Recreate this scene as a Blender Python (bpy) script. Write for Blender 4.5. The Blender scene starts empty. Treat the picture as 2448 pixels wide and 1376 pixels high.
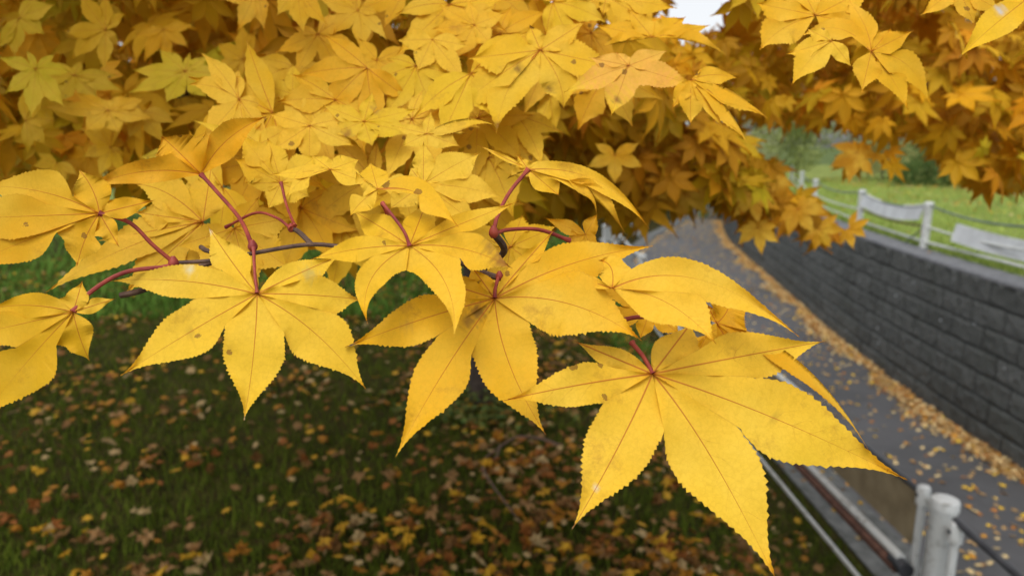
import bpy, math, random
import numpy as np
from mathutils import Vector
random.seed(7); rng = np.random.default_rng(11)
S = bpy.context.scene; COL = S.collection
# ---------------- camera ----------------
CZ = 1.5; F = 1632.0; PITCH = math.radians(11.8)
cam = bpy.data.objects.new('camera', bpy.data.cameras.new('camera')); COL.objects.link(cam)
cam.location = (0, 0, CZ); cam.rotation_euler = (math.pi/2-PITCH, 0, 0)
cam.data.sensor_width = 36; cam.data.lens = 24; cam.data.clip_start = .02; cam.data.clip_end = 1500
cam.data.dof.use_dof = True; cam.data.dof.focus_distance = .31; cam.data.dof.aperture_fstop = 10.5
S.camera = cam
# ---------------- overcast daylight ----------------
SUN_EL, SUN_AZ = math.radians(60), math.radians(205)      # azimuth from +Y, clockwise
w = bpy.data.worlds.new('World'); S.world = w; w.use_nodes = True
nt = w.node_tree; bg = nt.nodes['Background']
sky = nt.nodes.new('ShaderNodeTexSky'); sky.sky_type = 'NISHITA'; sky.sun_disc = False
sky.sun_elevation = SUN_EL; sky.sun_rotation = SUN_AZ; sky.dust_density = 3.0
hs = nt.nodes.new('ShaderNodeHueSaturation'); hs.inputs['Saturation'].default_value = .15
hs.inputs['Value'].default_value = 1.35
nt.links.new(sky.outputs[0], hs.inputs['Color']); nt.links.new(hs.outputs[0], bg.inputs[0]); bg.inputs[1].default_value = .15
sl = bpy.data.lights.new('sun', 'SUN'); sl.energy = 1.0; sl.angle = math.radians(28); sl.color = (1, .97, .92)
so = bpy.data.objects.new('sun', sl); COL.objects.link(so)
sd = Vector((math.sin(SUN_AZ)*math.cos(SUN_EL), math.cos(SUN_AZ)*math.cos(SUN_EL), math.sin(SUN_EL)))
so.rotation_euler = sd.to_track_quat('Z', 'Y').to_euler(); so.location = (0, 0, 30)
S.view_settings.view_transform = 'Standard'; S.view_settings.look = 'None'
S.view_settings.exposure = 0.12; S.view_settings.gamma = 1

# ---------------- helpers ----------------
cp, sp = math.cos(PITCH), math.sin(PITCH)
def ray(px, py):
    a = (px-1224)/F; b = -(py-688)/F
    return np.array([a, cp+b*sp, -sp+b*cp])
CAM = np.array([0, 0, CZ])
def P(px, py, d): return CAM + d*ray(px, py)                       # d metres in front of the camera
def AY(px, py, Y): r = ray(px, py); return CAM + r*(Y/r[1])
def GZ(px, py, z): r = ray(px, py); return CAM + r*((z-CZ)/r[2])
def tag(o, label=None, cat=None, group=None, kind=None):
    for k, v in (('label', label), ('category', cat), ('group', group), ('kind', kind)):
        if v: o[k] = v
    return o
def empty(name, loc=(0, 0, 0)):
    o = bpy.data.objects.new(name, None); COL.objects.link(o); o.location = tuple(loc); o.empty_display_size = .1; return o
def mkobj(name, v, f, mat, parent=None, attrs=None, smooth=True, origin=None):
    v = np.asarray(v, dtype=float).reshape(-1, 3)
    if origin is None: origin = parent.matrix_world.translation if False else (np.zeros(3) if parent is None else None)
    wo = np.zeros(3)
    if parent is not None: wo = WORLD[parent.name]
    o0 = wo if origin is None else np.asarray(origin, dtype=float)
    me = bpy.data.meshes.new(name)
    if isinstance(f, np.ndarray):
        n, k = f.shape
        me.vertices.add(len(v)); me.vertices.foreach_set('co', (v-o0).ravel())
        me.loops.add(n*k); me.loops.foreach_set('vertex_index', f.ravel().astype(np.int32))
        me.polygons.add(n); me.polygons.foreach_set('loop_start', np.arange(0, n*k, k, dtype=np.int32))
        me.update(calc_edges=True); me.validate()
    else:
        me.from_pydata((v-o0).tolist(), [], [tuple(int(i) for i in q) for q in f])
    if attrs:
        for an, (typ, arr) in attrs.items():
            a = me.attributes.new(an, typ, 'POINT')
            if typ == 'FLOAT': a.data.foreach_set('value', np.asarray(arr, dtype=np.float32).ravel())
            elif typ == 'FLOAT_VECTOR': a.data.foreach_set('vector', np.asarray(arr, dtype=np.float32).ravel())
    if smooth: me.polygons.foreach_set('use_smooth', [True]*len(me.polygons))
    me.materials.append(mat); me.update()
    o = bpy.data.objects.new(name, me); COL.objects.link(o)
    o.location = tuple(o0-wo)
    if parent is not None: o.parent = parent
    WORLD[o.name] = o0
    return o
WORLD = {}
def root(name, loc, **k):
    o = empty(name, loc); WORLD[o.name] = np.asarray(loc, dtype=float); return tag(o, **k)
class MB:
    def __init__(s): s.v = []; s.f = []; s.n = 0
    def add(s, v, f):
        s.v.append(np.asarray(v, dtype=float).reshape(-1, 3)); s.f += [tuple(i+s.n for i in q) for q in f]; s.n += len(s.v[-1]); return s
    def tube(s, pts, rad, seg=10, caps=True):
        pts = [np.asarray(p, dtype=float) for p in pts]; n = len(pts)
        if not hasattr(rad, '__len__'): rad = [rad]*n
        V = []; ref = None
        for i in range(n):
            t = pts[min(i+1, n-1)]-pts[max(i-1, 0)]; t = t/(np.linalg.norm(t)+1e-12)
            if ref is None: ref = np.cross(t, [0, 0, 1.] if abs(t[2]) < .9 else [1., 0, 0])
            ref = ref-t*np.dot(ref, t); ref /= np.linalg.norm(ref)+1e-12; b = np.cross(t, ref)
            for k in range(seg):
                a = 2*math.pi*k/seg; V.append(pts[i]+rad[i]*(math.cos(a)*ref+math.sin(a)*b))
        Fc = [(i*seg+k, i*seg+(k+1) % seg, (i+1)*seg+(k+1) % seg, (i+1)*seg+k) for i in range(n-1) for k in range(seg)]
        if caps: Fc += [tuple(reversed(range(seg))), tuple(range((n-1)*seg, n*seg))]
        return s.add(V, Fc)
    def box(s, c, size, ax=None):
        c = np.asarray(c, dtype=float); ax = np.eye(3) if ax is None else np.asarray(ax); h = np.asarray(size)/2
        V = [c+ax[0]*h[0]*i+ax[1]*h[1]*j+ax[2]*h[2]*k for i in (-1, 1) for j in (-1, 1) for k in (-1, 1)]
        return s.add(V, [(0, 1, 3, 2), (4, 6, 7, 5), (0, 4, 5, 1), (2, 3, 7, 6), (0, 2, 6, 4), (1, 5, 7, 3)])
    def build(s, name, mat, parent=None, smooth=True, origin=None):
        o = mkobj(name, np.concatenate(s.v), s.f, mat, parent, smooth=False, origin=origin)
        if smooth:
            o.data.polygons.foreach_set('use_smooth', [True]*len(o.data.polygons))
            try: o.data.set_sharp_from_angle(angle=math.radians(40))
            except Exception: pass
        return o
def smoothline(pts, n=24):                       # Catmull-Rom through points
    pts = [np.asarray(p, dtype=float) for p in pts]; q = [2*pts[0]-pts[1]]+pts+[2*pts[-1]-pts[-2]]; out = []
    m = len(pts)-1
    for i in range(n+1):
        x = i/n*m; k = min(int(x), m-1); t = x-k; a, b, c, d = q[k:k+4]
        out.append(.5*(2*b+(c-a)*t+(2*a-5*b+4*c-d)*t*t+(3*b-a-3*c+d)*t**3))
    return out

# ---------------- materials ----------------
def newmat(name):
    m = bpy.data.materials.new(name); m.use_nodes = True; t = m.node_tree; t.nodes.clear()
    o = t.nodes.new('ShaderNodeOutputMaterial'); b = t.nodes.new('ShaderNodeBsdfPrincipled'); t.links.new(b.outputs[0], o.inputs[0])
    return m, t, b, o
def N(t, typ, **k):
    n = t.nodes.new(typ)
    for a, v in k.items(): setattr(n, a, v)
    return n
def M_(t, op, a, b=None, c=None, clamp=False):
    n = N(t, 'ShaderNodeMath', operation=op); n.use_clamp = clamp
    for i, x in enumerate((a, b, c)):
        if x is None: continue
        if isinstance(x, (int, float)): n.inputs[i].default_value = x
        else: t.links.new(x, n.inputs[i])
    return n.outputs[0]
def mix(t, fac, a, b, mode='MIX'):
    n = N(t, 'ShaderNodeMix', data_type='RGBA', blend_type=mode)
    for s_, x in ((n.inputs[0], fac), (n.inputs[6], a), (n.inputs[7], b)):
        if isinstance(x, (int, float)): s_.default_value = x
        elif isinstance(x, tuple): s_.default_value = (*x, 1)
        else: t.links.new(x, s_)
    return n.outputs[2]
def noise(t, scale, detail=4, rough=.5, vec=None):
    n = N(t, 'ShaderNodeTexNoise'); n.inputs['Scale'].default_value = scale; n.inputs['Detail'].default_value = detail
    n.inputs['Roughness'].default_value = rough
    if vec is not None: t.links.new(vec, n.inputs['Vector'])
    return n.outputs['Fac']
def ramp(t, fac, stops):
    n = N(t, 'ShaderNodeValToRGB'); t.links.new(fac, n.inputs[0]); e = n.color_ramp.elements
    while len(e) < len(stops): e.new(.5)
    for i, (p, c) in enumerate(stops): e[i].position = p; e[i].color = (*c, 1) if len(c) == 3 else c
    return n.outputs[0]
def wpos(t): return N(t, 'ShaderNodeNewGeometry').outputs['Position']
def bump(t, b, h, strength, dist):
    n = N(t, 'ShaderNodeBump'); n.inputs['Strength'].default_value = strength; n.inputs['Distance'].default_value = dist
    t.links.new(h, n.inputs['Height']); t.links.new(n.outputs[0], b.inputs['Normal'])
def simple(name, c1, c2, scale, rough=.8, bstr=.3, bdist=.005, detail=6, lo=.35, hi=.65):
    m, t, b, o = newmat(name); p = wpos(t); n = noise(t, scale, detail, .6, p)
    t.links.new(ramp(t, n, [(lo, c1), (hi, c2)]), b.inputs['Base Color']); b.inputs['Roughness'].default_value = rough
    if rough > .9: b.inputs['Specular IOR Level'].default_value = .06
    if bstr: bump(t, b, noise(t, scale*3, 6, .65, p), bstr, bdist)
    return m
def leafmat(name, veins=True, transl=.25, dry=False):
    m, t, b, o = newmat(name)
    ca = N(t, 'ShaderNodeAttribute', attribute_name='col'); p = wpos(t); c = ca.outputs['Vector']
    if veins:
        uv = N(t, 'ShaderNodeAttribute', attribute_name='luv'); sx = N(t, 'ShaderNodeSeparateXYZ'); t.links.new(uv.outputs['Vector'], sx.inputs[0])
        u, v, edge = sx.outputs[0], sx.outputs[1], sx.outputs[2]
        au = M_(t, 'ABSOLUTE', u)
        n1 = noise(t, 26, 3, .5, p); n2 = noise(t, 420, 4, .7, p); n3 = noise(t, 95, 5, .6, p)
        n0 = noise(t, 9, 3, .5, p)
        c = mix(t, M_(t, 'MULTIPLY', M_(t, 'SUBTRACT', n0, .50, clamp=True), 2.6, clamp=True), c, (.80, .42, .016))
        c = mix(t, M_(t, 'MULTIPLY', M_(t, 'SUBTRACT', .44, n0, clamp=True), 1.6, clamp=True), c, (.70, .58, .035))
        c = mix(t, M_(t, 'MULTIPLY', M_(t, 'SUBTRACT', n1, .42, clamp=True), 2.0, clamp=True), c, (.84, .57, .07))
        c = mix(t, M_(t, 'MULTIPLY', M_(t, 'SUBTRACT', n2, .42, clamp=True), 1.1), c, (.62, .36, .012))
        st_ = N(t, 'ShaderNodeAttribute', attribute_name='stn').outputs['Fac']
        c = mix(t, M_(t, 'MULTIPLY', st_, M_(t, 'MULTIPLY_ADD', n3, .9, .35), clamp=True), c, ca.outputs['Vector'])
        # midrib: thins towards the tip
        mw = M_(t, 'MAXIMUM', M_(t, 'MULTIPLY_ADD', v, -.0058, .0085), .0012)
        mid = M_(t, 'SUBTRACT', 1.0, M_(t, 'DIVIDE', au, mw), clamp=True)
        # side veins leave the midrib at an angle
        wv = M_(t, 'MULTIPLY_ADD', n3, .10, 0)
        ph = M_(t, 'ADD', M_(t, 'SUBTRACT', v, M_(t, 'MULTIPLY', au, 1.05)), wv)
        fr = M_(t, 'ABSOLUTE', M_(t, 'SUBTRACT', M_(t, 'FRACT', M_(t, 'MULTIPLY', ph, 8.5)), .5))
        side = M_(t, 'MULTIPLY', M_(t, 'SUBTRACT', 1.0, M_(t, 'DIVIDE', fr, .028), clamp=True), M_(t, 'SUBTRACT', 1.0, M_(t, 'DIVIDE', au, .13), clamp=True))
        side = M_(t, 'MULTIPLY', side, M_(t, 'MULTIPLY', M_(t, 'SUBTRACT', noise(t, 50, 2, .5, p), .42, clamp=True), 3.2, clamp=True))
        c = mix(t, M_(t, 'MULTIPLY', side, .75), c, (.45, .13, .02))
        core = M_(t, 'SUBTRACT', 1.0, M_(t, 'DIVIDE', M_(t, 'ADD', au, v), .07), clamp=True)
        c = mix(t, M_(t, 'MAXIMUM', M_(t, 'MULTIPLY', mid, .95), M_(t, 'MULTIPLY', core, .6)), c, (.50, .115, .022))
        # specks, blotches and browned rim
        vo = N(t, 'ShaderNodeTexVoronoi'); vo.inputs['Scale'].default_value = 75; t.links.new(p, vo.inputs['Vector'])
        sel = M_(t, 'GREATER_THAN', N_sep(t, vo.outputs['Color']), .80)
        nd = M_(t, 'ADD', vo.outputs['Distance'], M_(t, 'MULTIPLY', n2, .25))
        sp_ = M_(t, 'MULTIPLY', sel, M_(t, 'LESS_THAN', nd, .26))
        c = mix(t, M_(t, 'MULTIPLY', sp_, .75), c, (.22, .10, .02))
        bl = M_(t, 'MULTIPLY', M_(t, 'SUBTRACT', noise(t, 38, 6, .75, p), .585, clamp=True), 7, clamp=True)
        c = mix(t, M_(t, 'MULTIPLY', bl, .55), c, (.40, .17, .02))
        vr_ = N(t, 'ShaderNodeTexVoronoi', feature='DISTANCE_TO_EDGE'); vr_.inputs['Scale'].default_value = 330; t.links.new(p, vr_.inputs['Vector'])
        c = mix(t, M_(t, 'MULTIPLY', M_(t, 'LESS_THAN', vr_.outputs['Distance'], .05), .08), c, (.50, .22, .012))
        rim = M_(t, 'MULTIPLY', M_(t, 'SUBTRACT', edge, .955, clamp=True), 16, clamp=True)
        c = mix(t, M_(t, 'MULTIPLY', rim, M_(t, 'MULTIPLY', n3, .8)), c, (.42, .17, .02))
        bump(t, b, M_(t, 'ADD', M_(t, 'MULTIPLY', M_(t, 'MAXIMUM', mid, side), -1.2), M_(t, 'ADD', n2, n3)), .35, .0006)
    else:
        n2 = noise(t, 60, 4, .6, p)
        c = mix(t, .5, c, mix(t, n2, (.55, .55, .55), (1.3, 1.3, 1.3)), 'MULTIPLY') if False else mix(t, M_(t, 'MULTIPLY', M_(t, 'SUBTRACT', n2, .4, clamp=True), 1.5), c, (.30, .14, .03) if dry else (.55, .27, .012))
    t.links.new(c, b.inputs['Base Color']); b.inputs['Roughness'].default_value = .62; b.inputs['Specular IOR Level'].default_value = .18
    if transl:
        tr = N(t, 'ShaderNodeBsdfTranslucent'); t.links.new(c, tr.inputs[0]); mx = N(t, 'ShaderNodeMixShader'); mx.inputs[0].default_value = transl
        t.links.new(b.outputs[0], mx.inputs[1]); t.links.new(tr.outputs[0], mx.inputs[2]); t.links.new(mx.outputs[0], o.inputs[0])
    return m
def N_sep(t, c):
    s_ = N(t, 'ShaderNodeSeparateColor'); t.links.new(c, s_.inputs[0]); return s_.outputs[0]
MAT_LEAF = leafmat('maple_leaf'); MAT_FOL = leafmat('maple_foliage', False, .27); MAT_FALL = leafmat('fallen_leaf', False, .12, True)
MAT_PET = simple('red_stalk', (.20, .016, .018), (.38, .06, .03), 130, .6, .2, .0004)
MAT_TWIG = simple('twig_bark', (.055, .030, .022), (.15, .085, .055), 160, .7, .6, .001)
MAT_BARK = simple('bark', (.025, .018, .013), (.07, .05, .038), 25, .9, .8, .01)
MAT_WHITE = simple('weathered_white_paint', (.24, .235, .21), (.56, .58, .57), 22, .55, .2, .001, 9, .30, .46)
MAT_BOARD = simple('weathered_board', (.46, .48, .50), (.60, .63, .65), 5, .7, .1, .002)
MAT_BOARDB = simple('tan_board', (.20, .155, .085), (.30, .24, .14), 9, .8, .1, .002)  # tan brown boards of the near fence
MAT_DARK = simple('black_cable_sleeve', (.02, .022, .027), (.045, .048, .055), 20, .35, .1, .001)
MAT_CABLE = simple('grey_cable', (.06, .09, .09), (.14, .18, .17), 30, .5, .2, .001)
MAT_RUST = simple('rusty_pipe', (.07, .030, .02), (.16, .075, .05), 25, .75, .3, .001)
MAT_TEAL = simple('teal_tape', (.05, .30, .24), (.09, .40, .32), 20, .5, 0)
MAT_CONC = simple('concrete_kerb', (.07, .075, .07), (.16, .165, .16), 12, .9, .5, .006, 9)
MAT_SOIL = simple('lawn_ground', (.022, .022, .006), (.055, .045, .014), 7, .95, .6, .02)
MAT_BANKG = simple('bank_ground', (.14, .18, .04), (.26, .30, .09), 3, .95, .6, .02)
MAT_FAR = simple('far_ground', (.06, .09, .03), (.12, .16, .05), .4, .95, 0)
MAT_FLOWER = simple('x', (.1, .1, .1), (.1, .1, .1), 1)
def blademat(name):
    m, t, b, o = newmat(name); ca = N(t, 'ShaderNodeAttribute', attribute_name='col'); t.links.new(ca.outputs['Vector'], b.inputs['Base Color'])
    b.inputs['Roughness'].default_value = .7; b.inputs['Specular IOR Level'].default_value = .05
    tr = N(t, 'ShaderNodeBsdfTranslucent'); t.links.new(ca.outputs['Vector'], tr.inputs[0]); mx = N(t, 'ShaderNodeMixShader'); mx.inputs[0].default_value = .25
    t.links.new(b.outputs[0], mx.inputs[1]); t.links.new(tr.outputs[0], mx.inputs[2]); t.links.new(mx.outputs[0], o.inputs[0]); return m
MAT_BLADE = blademat('grass_blade'); MAT_SHRUB = blademat('shrub_leaf')
# asphalt
m, t, b, o = newmat('asphalt'); p = wpos(t)
n1 = noise(t, 1.1, 5, .6, p); n2 = noise(t, 140, 3, .7, p)
c = ramp(t, n1, [(.3, (.045, .045, .047)), (.7, (.080, .080, .084))]); c = mix(t, M_(t, 'MULTIPLY', n2, .5), c, (.16, .16, .168)); c = mix(t, M_(t, 'MULTIPLY', M_(t, 'SUBTRACT', noise(t, .45, 6, .7, p), .5, clamp=True), 3, clamp=True), c, (.035, .036, .038)); t.links.new(c, b.inputs['Base Color'])
b.inputs['Roughness'].default_value = .62; bump(t, b, n2, .5, .004); MAT_ASPH = m
# split-face block wall
m, t, b, o = newmat('split_face_block'); p = wpos(t); n1 = noise(t, 2.2, 5, .6, p); n2 = noise(t, 30, 8, .75, p)
bv = N(t, 'ShaderNodeAttribute', attribute_name='blk').outputs['Fac']
c = ramp(t, n2, [(.3, (.075, .080, .077)), (.55, (.125, .132, .128)), (.75, (.21, .22, .215))])
c = mix(t, M_(t, 'MULTIPLY', bv, .7), c, (.065, .070, .067)); c = mix(t, M_(t, 'MULTIPLY', M_(t, 'SUBTRACT', n1, .5, clamp=True), 1.5), c, (.05, .06, .045))
jt = N(t, 'ShaderNodeAttribute', attribute_name='jnt').outputs['Fac']; c = mix(t, M_(t, 'MULTIPLY', jt, .7), c, (.010, .011, .010))
vo = N(t, 'ShaderNodeTexVoronoi'); vo.inputs['Scale'].default_value = 2.8; t.links.new(p, vo.inputs['Vector'])
sp_ = M_(t, 'LESS_THAN', M_(t, 'ADD', vo.outputs['Distance'], M_(t, 'MULTIPLY', n2, .04)), .068)
c = mix(t, M_(t, 'MULTIPLY', sp_, .8), c, (.42, .46, .48))
t.links.new(c, b.inputs['Base Color']); b.inputs['Roughness'].default_value = .85; bump(t, b, n2, .9, .02); MAT_WALL = m
MAT_CAP = simple('wall_cap', (.10, .105, .115), (.17, .175, .185), 9, .8, .4, .004, 8)

# ---------------- leaf builder ----------------
def leaf2d(c, lobes, sinus, n=26, wide=2, teeth=.085):
    """c centre, lobes (tip, ctrl, halfwidth) in turning order, sinus between neighbours; returns 2-D verts, luv, (lobe, t, side) and quads"""
    c = np.asarray(c, dtype=float); V = []; U = []; T = []; Fq = []
    L = np.mean([np.linalg.norm(np.asarray(l[0])-c) for l in lobes]); K = len(lobes)
    r_ = np.random.default_rng(int(abs(c[0]*7+c[1]*13)*10) % 99991)
    for i, lb in enumerate(lobes):
        tip = np.asarray(lb[0], dtype=float); ct = (c+tip)/2 if lb[1] is None else np.asarray(lb[1], dtype=float); hw = lb[2]
        B = lambda t: (1-t)**2*c+2*t*(1-t)*ct+t*t*tip
        def nrm(t):
            d = 2*(1-t)*(ct-c)+2*t*(tip-ct); d = d/(np.linalg.norm(d)+1e-9); return np.array([-d[1], d[0]]), d
        ts = (np.arange(n+1)/n); ts[1:-1] += (r_.random(n-1)-.5)*.55/n if teeth else 0; base = len(V); len_ = np.linalg.norm(ct-c)+np.linalg.norm(tip-ct)
        sides = []
        for s_, j in ((0, i-1), (1, i)):
            sp_ = None
            if 0 <= j < K-1: sp_ = np.asarray(sinus[j], dtype=float)
            if sp_ is None: sides.append((None, 0, 0, 0)); continue
            tt = min(np.linspace(.02, .9, 60), key=lambda q: np.linalg.norm(B(q)-sp_))
            w0 = np.linalg.norm(sp_-B(tt)); sg = np.sign(np.dot(sp_-B(tt), nrm(tt)[0])); sides.append((sp_, tt, w0, sg))
        # the side sign of an outer edge is the opposite of the inner one
        if sides[0][0] is None and sides[1][0] is not None: sides[0] = (None, 0, 0, -sides[1][3])
        if sides[1][0] is None and sides[0][0] is not None: sides[1] = (None, 0, 0, -sides[0][3])
        for k, t in enumerate(ts):
            mp = B(t); nn, dd = nrm(t); e = []; ww = []
            for (sp_, tt, w0, sg) in sides:
                if sp_ is not None and t <= tt:
                    ep = c+(sp_-c)*(t/tt); wd = w0*t/tt; e.append(ep); ww.append(wd*sg)
                else:
                    u = (t-tt)/(1-tt); pk = .26 if sp_ is not None else .42
                    h0 = w0/hw if sp_ is not None else 0
                    if u < pk: x = u/pk; sh = h0+(1-h0)*math.sin(x*math.pi/2)
                    else: x = (u-pk)/(1-pk); sh = (.5*(1+math.cos(math.pi*x**.98))*.87+.13*(1-x)) if x < 1 else 0
                    wd = hw*sh
                    if teeth and 0 < k < n:
                        q = (k % 2); amp = teeth*hw*(.35+.65*min(1, sh*1.6))*(.25+1.25*r_.random()**1.3); wd = max(wd*.97, .3) + (amp if q else -amp*.3) if u > .04 or sp_ is None else wd
                        fwd = dd*(amp*.9 if q else 0)
                    else: fwd = 0
                    if k == n: wd = 0
                    e.append(mp+nn*sg*wd+fwd); ww.append(wd*sg)
            row = []
            for q in range(wide, 0, -1): row.append((mp+(e[0]-mp)*q/wide, ww[0]*q/wide, q/wide))
            row.append((mp, 0, 0))
            for q in range(1, wide+1): row.append((mp+(e[1]-mp)*q/wide, ww[1]*q/wide, q/wide))
            for pt, u_, sd_ in row: V.append(pt); U.append((u_/L, t*len_/L, sd_ if t > .3 else 0)); T.append((i, t, sd_))
        R = 2*wide+1
        for k in range(n):
            for q in range(R-1):
                a = base+k*R+q; Fq.append((a, a+1, a+R+1, a+R))
    return np.array(V), np.array(U), T, Fq, L
COLS = {'y': (.80, .475, .018), 'p': (.84, .53, .036), 'g': (.77, .42, .012), 'o': (.74, .39, .010), 's': (.86, .41, .075), 'v': (.62, .47, .02), 'd': (.62, .37, .010), 'a': (.50, .235, .006)}  # the darker golds and browns stand in for shade inside the crown
tree_base = GZ(1150, 965, CZ-1.42)
TREE = root('maple_tree', tree_base, label='yellow autumn maple tree whose leafy branches hang over the lawn and path', cat='tree')
def coltint(base, r=.05):
    c = np.array(COLS[base] if isinstance(base, str) else base); return np.clip(c*(1+r*rng.normal(size=3)*np.array([1, 1, .8])), .003, .95)
LEAFN = [0]
def hero(c, D, lobes, sinus, col='y', tilt=.35, dd=None, fold=.10, droop=.10, pet=None, label=None, n=None, petr=.0011, roll=0.0, marks=()):
    n = n or (72 if D < .34 else 40); V, U, T, Fq, L = leaf2d(c, lobes, sinus, n=n, teeth=.043 if n > 50 else .07, wide=3); dd = dd or {}
    c = np.asarray(c, dtype=float); out = []; ph = rng.uniform(0, 6.28, 3); lr = rng.uniform(-.022, .022, 12)
    for (x, y), (i, t_, sd_) in zip(V, T):
        hw = lobes[i][2]
        off = -tilt*(y-c[1])/F*D + roll*(x-c[0])/F*D + dd.get(i, 0)*t_**1.5
        off += (sd_**1.4)*(-fold)*hw/F*D*min(1, t_*3)*(1 if t_ > .0 else 0)          # shallow V along the midrib
        off += droop*(L/F*D)*(t_**2) + .055*(L/F*D)*math.sin(x/60+ph[0])*math.sin(y/70+ph[1])*min(1, t_*2)*.5
        off += sd_**1.5*.024*(L/F*D)*math.sin(t_*15+i*2+ph[2])+lr[i]*5*(L/F*D)*t_**2.2
        out.append(P(x, y, D+off))
    V3 = np.array(out); cc = coltint(col, .03); cols = np.tile(cc, (len(V3), 1)); stn = np.zeros(len(V3))
    for (mx_, my_, mr, mc) in marks:                                            # real stains and scars of this leaf
        k_ = np.clip(1.35-np.hypot(V[:, 0]-mx_, V[:, 1]-my_)/mr*(1+.45*np.sin(V[:, 0]*.31)*np.cos(V[:, 1]*.27)), 0, 1)[:, None]; cols = cols*(1-k_)+np.array(mc)*k_; stn = np.maximum(stn, k_[:, 0])
    o = mkobj('leaf', V3, Fq, MAT_LEAF, TREE, {'luv': ('FLOAT_VECTOR', U), 'col': ('FLOAT_VECTOR', cols), 'stn': ('FLOAT', stn)}, origin=P(c[0], c[1], D)); LEAFN[0] += 1
    if label: o['label'] = label
    if pet:
        pts = smoothline([P(q[0], q[1], q[2] if len(q) > 2 else D+.004) for q in pet], 14)
        rr = [petr*.68*(1.5 if k in (0, 14) else 1)*(.9+.1*abs(k-7)/7) for k in range(15)]
        MB().tube(pts, rr, 8).build('leaf_stalk', MAT_PET, o, origin=pts[0])
    return o
def auto(c, lobes, depth=.42, **k):
    """sinus points worked out from neighbouring lobes"""
    c = np.asarray(c, dtype=float); s_ = []
    for a, b_ in zip(lobes[:-1], lobes[1:]):
        va = np.asarray(a[0])-c; vb = np.asarray(b_[0])-c; la, lb = np.linalg.norm(va), np.linalg.norm(vb)
        d = va/la+vb/lb; d = d/(np.linalg.norm(d)+1e-6); s_.append(c+d*min(la, lb)*depth)
    return s_
TIPSET = []
def H(c, D, tips, hw=.18, col='y', **k):
    """tips: list of (x,y) or (x,y,hw) or (x,y,hw,cx,cy)"""
    lobes = []
    for q in tips:
        l = math.hypot(q[0]-c[0], q[1]-c[1]); lobes.append(((q[0], q[1]), (q[3], q[4]) if len(q) > 4 else None, q[2] if len(q) > 2 and q[2] else l*hw))
    sn = k.pop('sinus', None)
    if sn is None: sn = auto(c, lobes, k.pop('depth', .42))
    return hero(c, D, lobes, sn, col=col, **k)

# --- the large leaves of the near spray ---
H((615, 702), .300, [(592, 612, 12), (497, 540, 44, 560, 640), (262, 672, 42, 430, 655), (287, 898, 62, 460, 785), (583, 1005, 76, 612, 850), (875, 930, 72, 760, 775), (866, 716, 48, 740, 700), (812, 612, 34, 715, 650)],
  sinus=[(598, 655), (531, 647), (465, 714), (537, 778), (679, 795), (762, 739), (725, 667)], col='p', pet=[(615, 700, .3), (609, 650, .303), (606, 592, .310)], droop=.12,
  label='large pale yellow leaf with eight lobes at centre left', marks=[(453, 642, 14, (.75, .68, .42)), (455, 798, 11, (.58, .34, .03)), (500, 550, 12, (.72, .62, .35)), (583, 1000, 9, (.5, .42, .25)), (740, 655, 16, (.62, .46, .10))], dd={0: .01, 1: .01})
H((979, 587), .290, [(846, 505, 36, 905, 538), (742, 620, 31, 860, 585), (879, 774, 37, 845, 655), (1085, 808, 43, 1100, 660), (1226, 642, 45, 1110, 575), (1237, 482, 26, 1110, 530), (1022, 478, 36)],
  sinus=[(901, 564), (890, 613), (971, 646), (1100, 617), (1100, 555), (1042, 541)], col='y', pet=[(979, 587, .289), (967, 555, .289), (942, 520, .292), (914, 485, .297)], droop=.08,
  label='yellow leaf whose right lobe ends in a browned tip', marks=[(1206, 620, 36, (.27, .12, .022)), (1170, 588, 18, (.42, .23, .03))], dd={0: .02, 6: .02, 3: -.016, 2: -.005, 5: .01})
H((1183, 713), .305, [(1127, 636, 22), (1052, 672, 30), (824, 830, 56, 1010, 755), (945, 1093, 66, 1060, 870), (1306, 1040, 76, 1190, 860), (1536, 815, 84, 1370, 690), (1563, 588, 54, 1360, 610), (1326, 548, 22, 1240, 640)],
  sinus=[(1133, 668), (1080, 715), (1047, 801), (1127, 848), (1266, 770), (1314, 667), (1264, 631)], col='g', pet=[(1183, 713, .305), (1184, 690, .307), (1193, 657, .312)], petr=.0013, droop=.06,
  label='large golden leaf with a brown scuff beside its centre', marks=[(1142, 745, 22, (.24, .12, .02)), (1118, 766, 17, (.30, .15, .02)), (975, 780, 12, (.55, .30, .03)), (840, 826, 10, (.42, .36, .28))], dd={5: -.022, 6: .0, 3: -.006})
H((1560, 893), .298, [(1373, 815, 27), (1203, 957, 52, 1380, 915), (1367, 1265, 84, 1490, 1060), (1858, 1390, 100, 1690, 1040), (2170, 1147, 92, 1830, 975), (1972, 815, 62, 1770, 850), (1652, 772, 42)],
  sinus=[(1468, 879), (1442, 963), (1588, 1032), (1763, 1019), (1776, 899), (1672, 835)], col='p', pet=[(1560, 893, .299), (1540, 855, .303), (1510, 818, .31)], petr=.0016, droop=.05,
  label='largest, lowest leaf of the spray, bright yellow with red veins', marks=[(1370, 1260, 9, (.5, .40, .25)), (1425, 1165, 7, (.7, .62, .45)), (1206, 956, 9, (.48, .34, .2)), (1850, 1000, 8, (.55, .33, .03))], dd={1: -.012, 6: .018, 0: .004, 5: .012})
H((1463, 689), .292, [(1351, 652, 14), (1430, 622, 34, 1475, 625), (1912, 806, 46, 1660, 590), (1713, 823, 60, 1600, 690)],
  sinus=[(1440, 672), (1509, 642), (1640, 700)], col='p', fold=.2, dd={0: .026, 1: .012, 2: .0, 3: -.012}, droop=.02, label='curled yellow leaf lying over the top of the lowest leaf')
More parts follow.
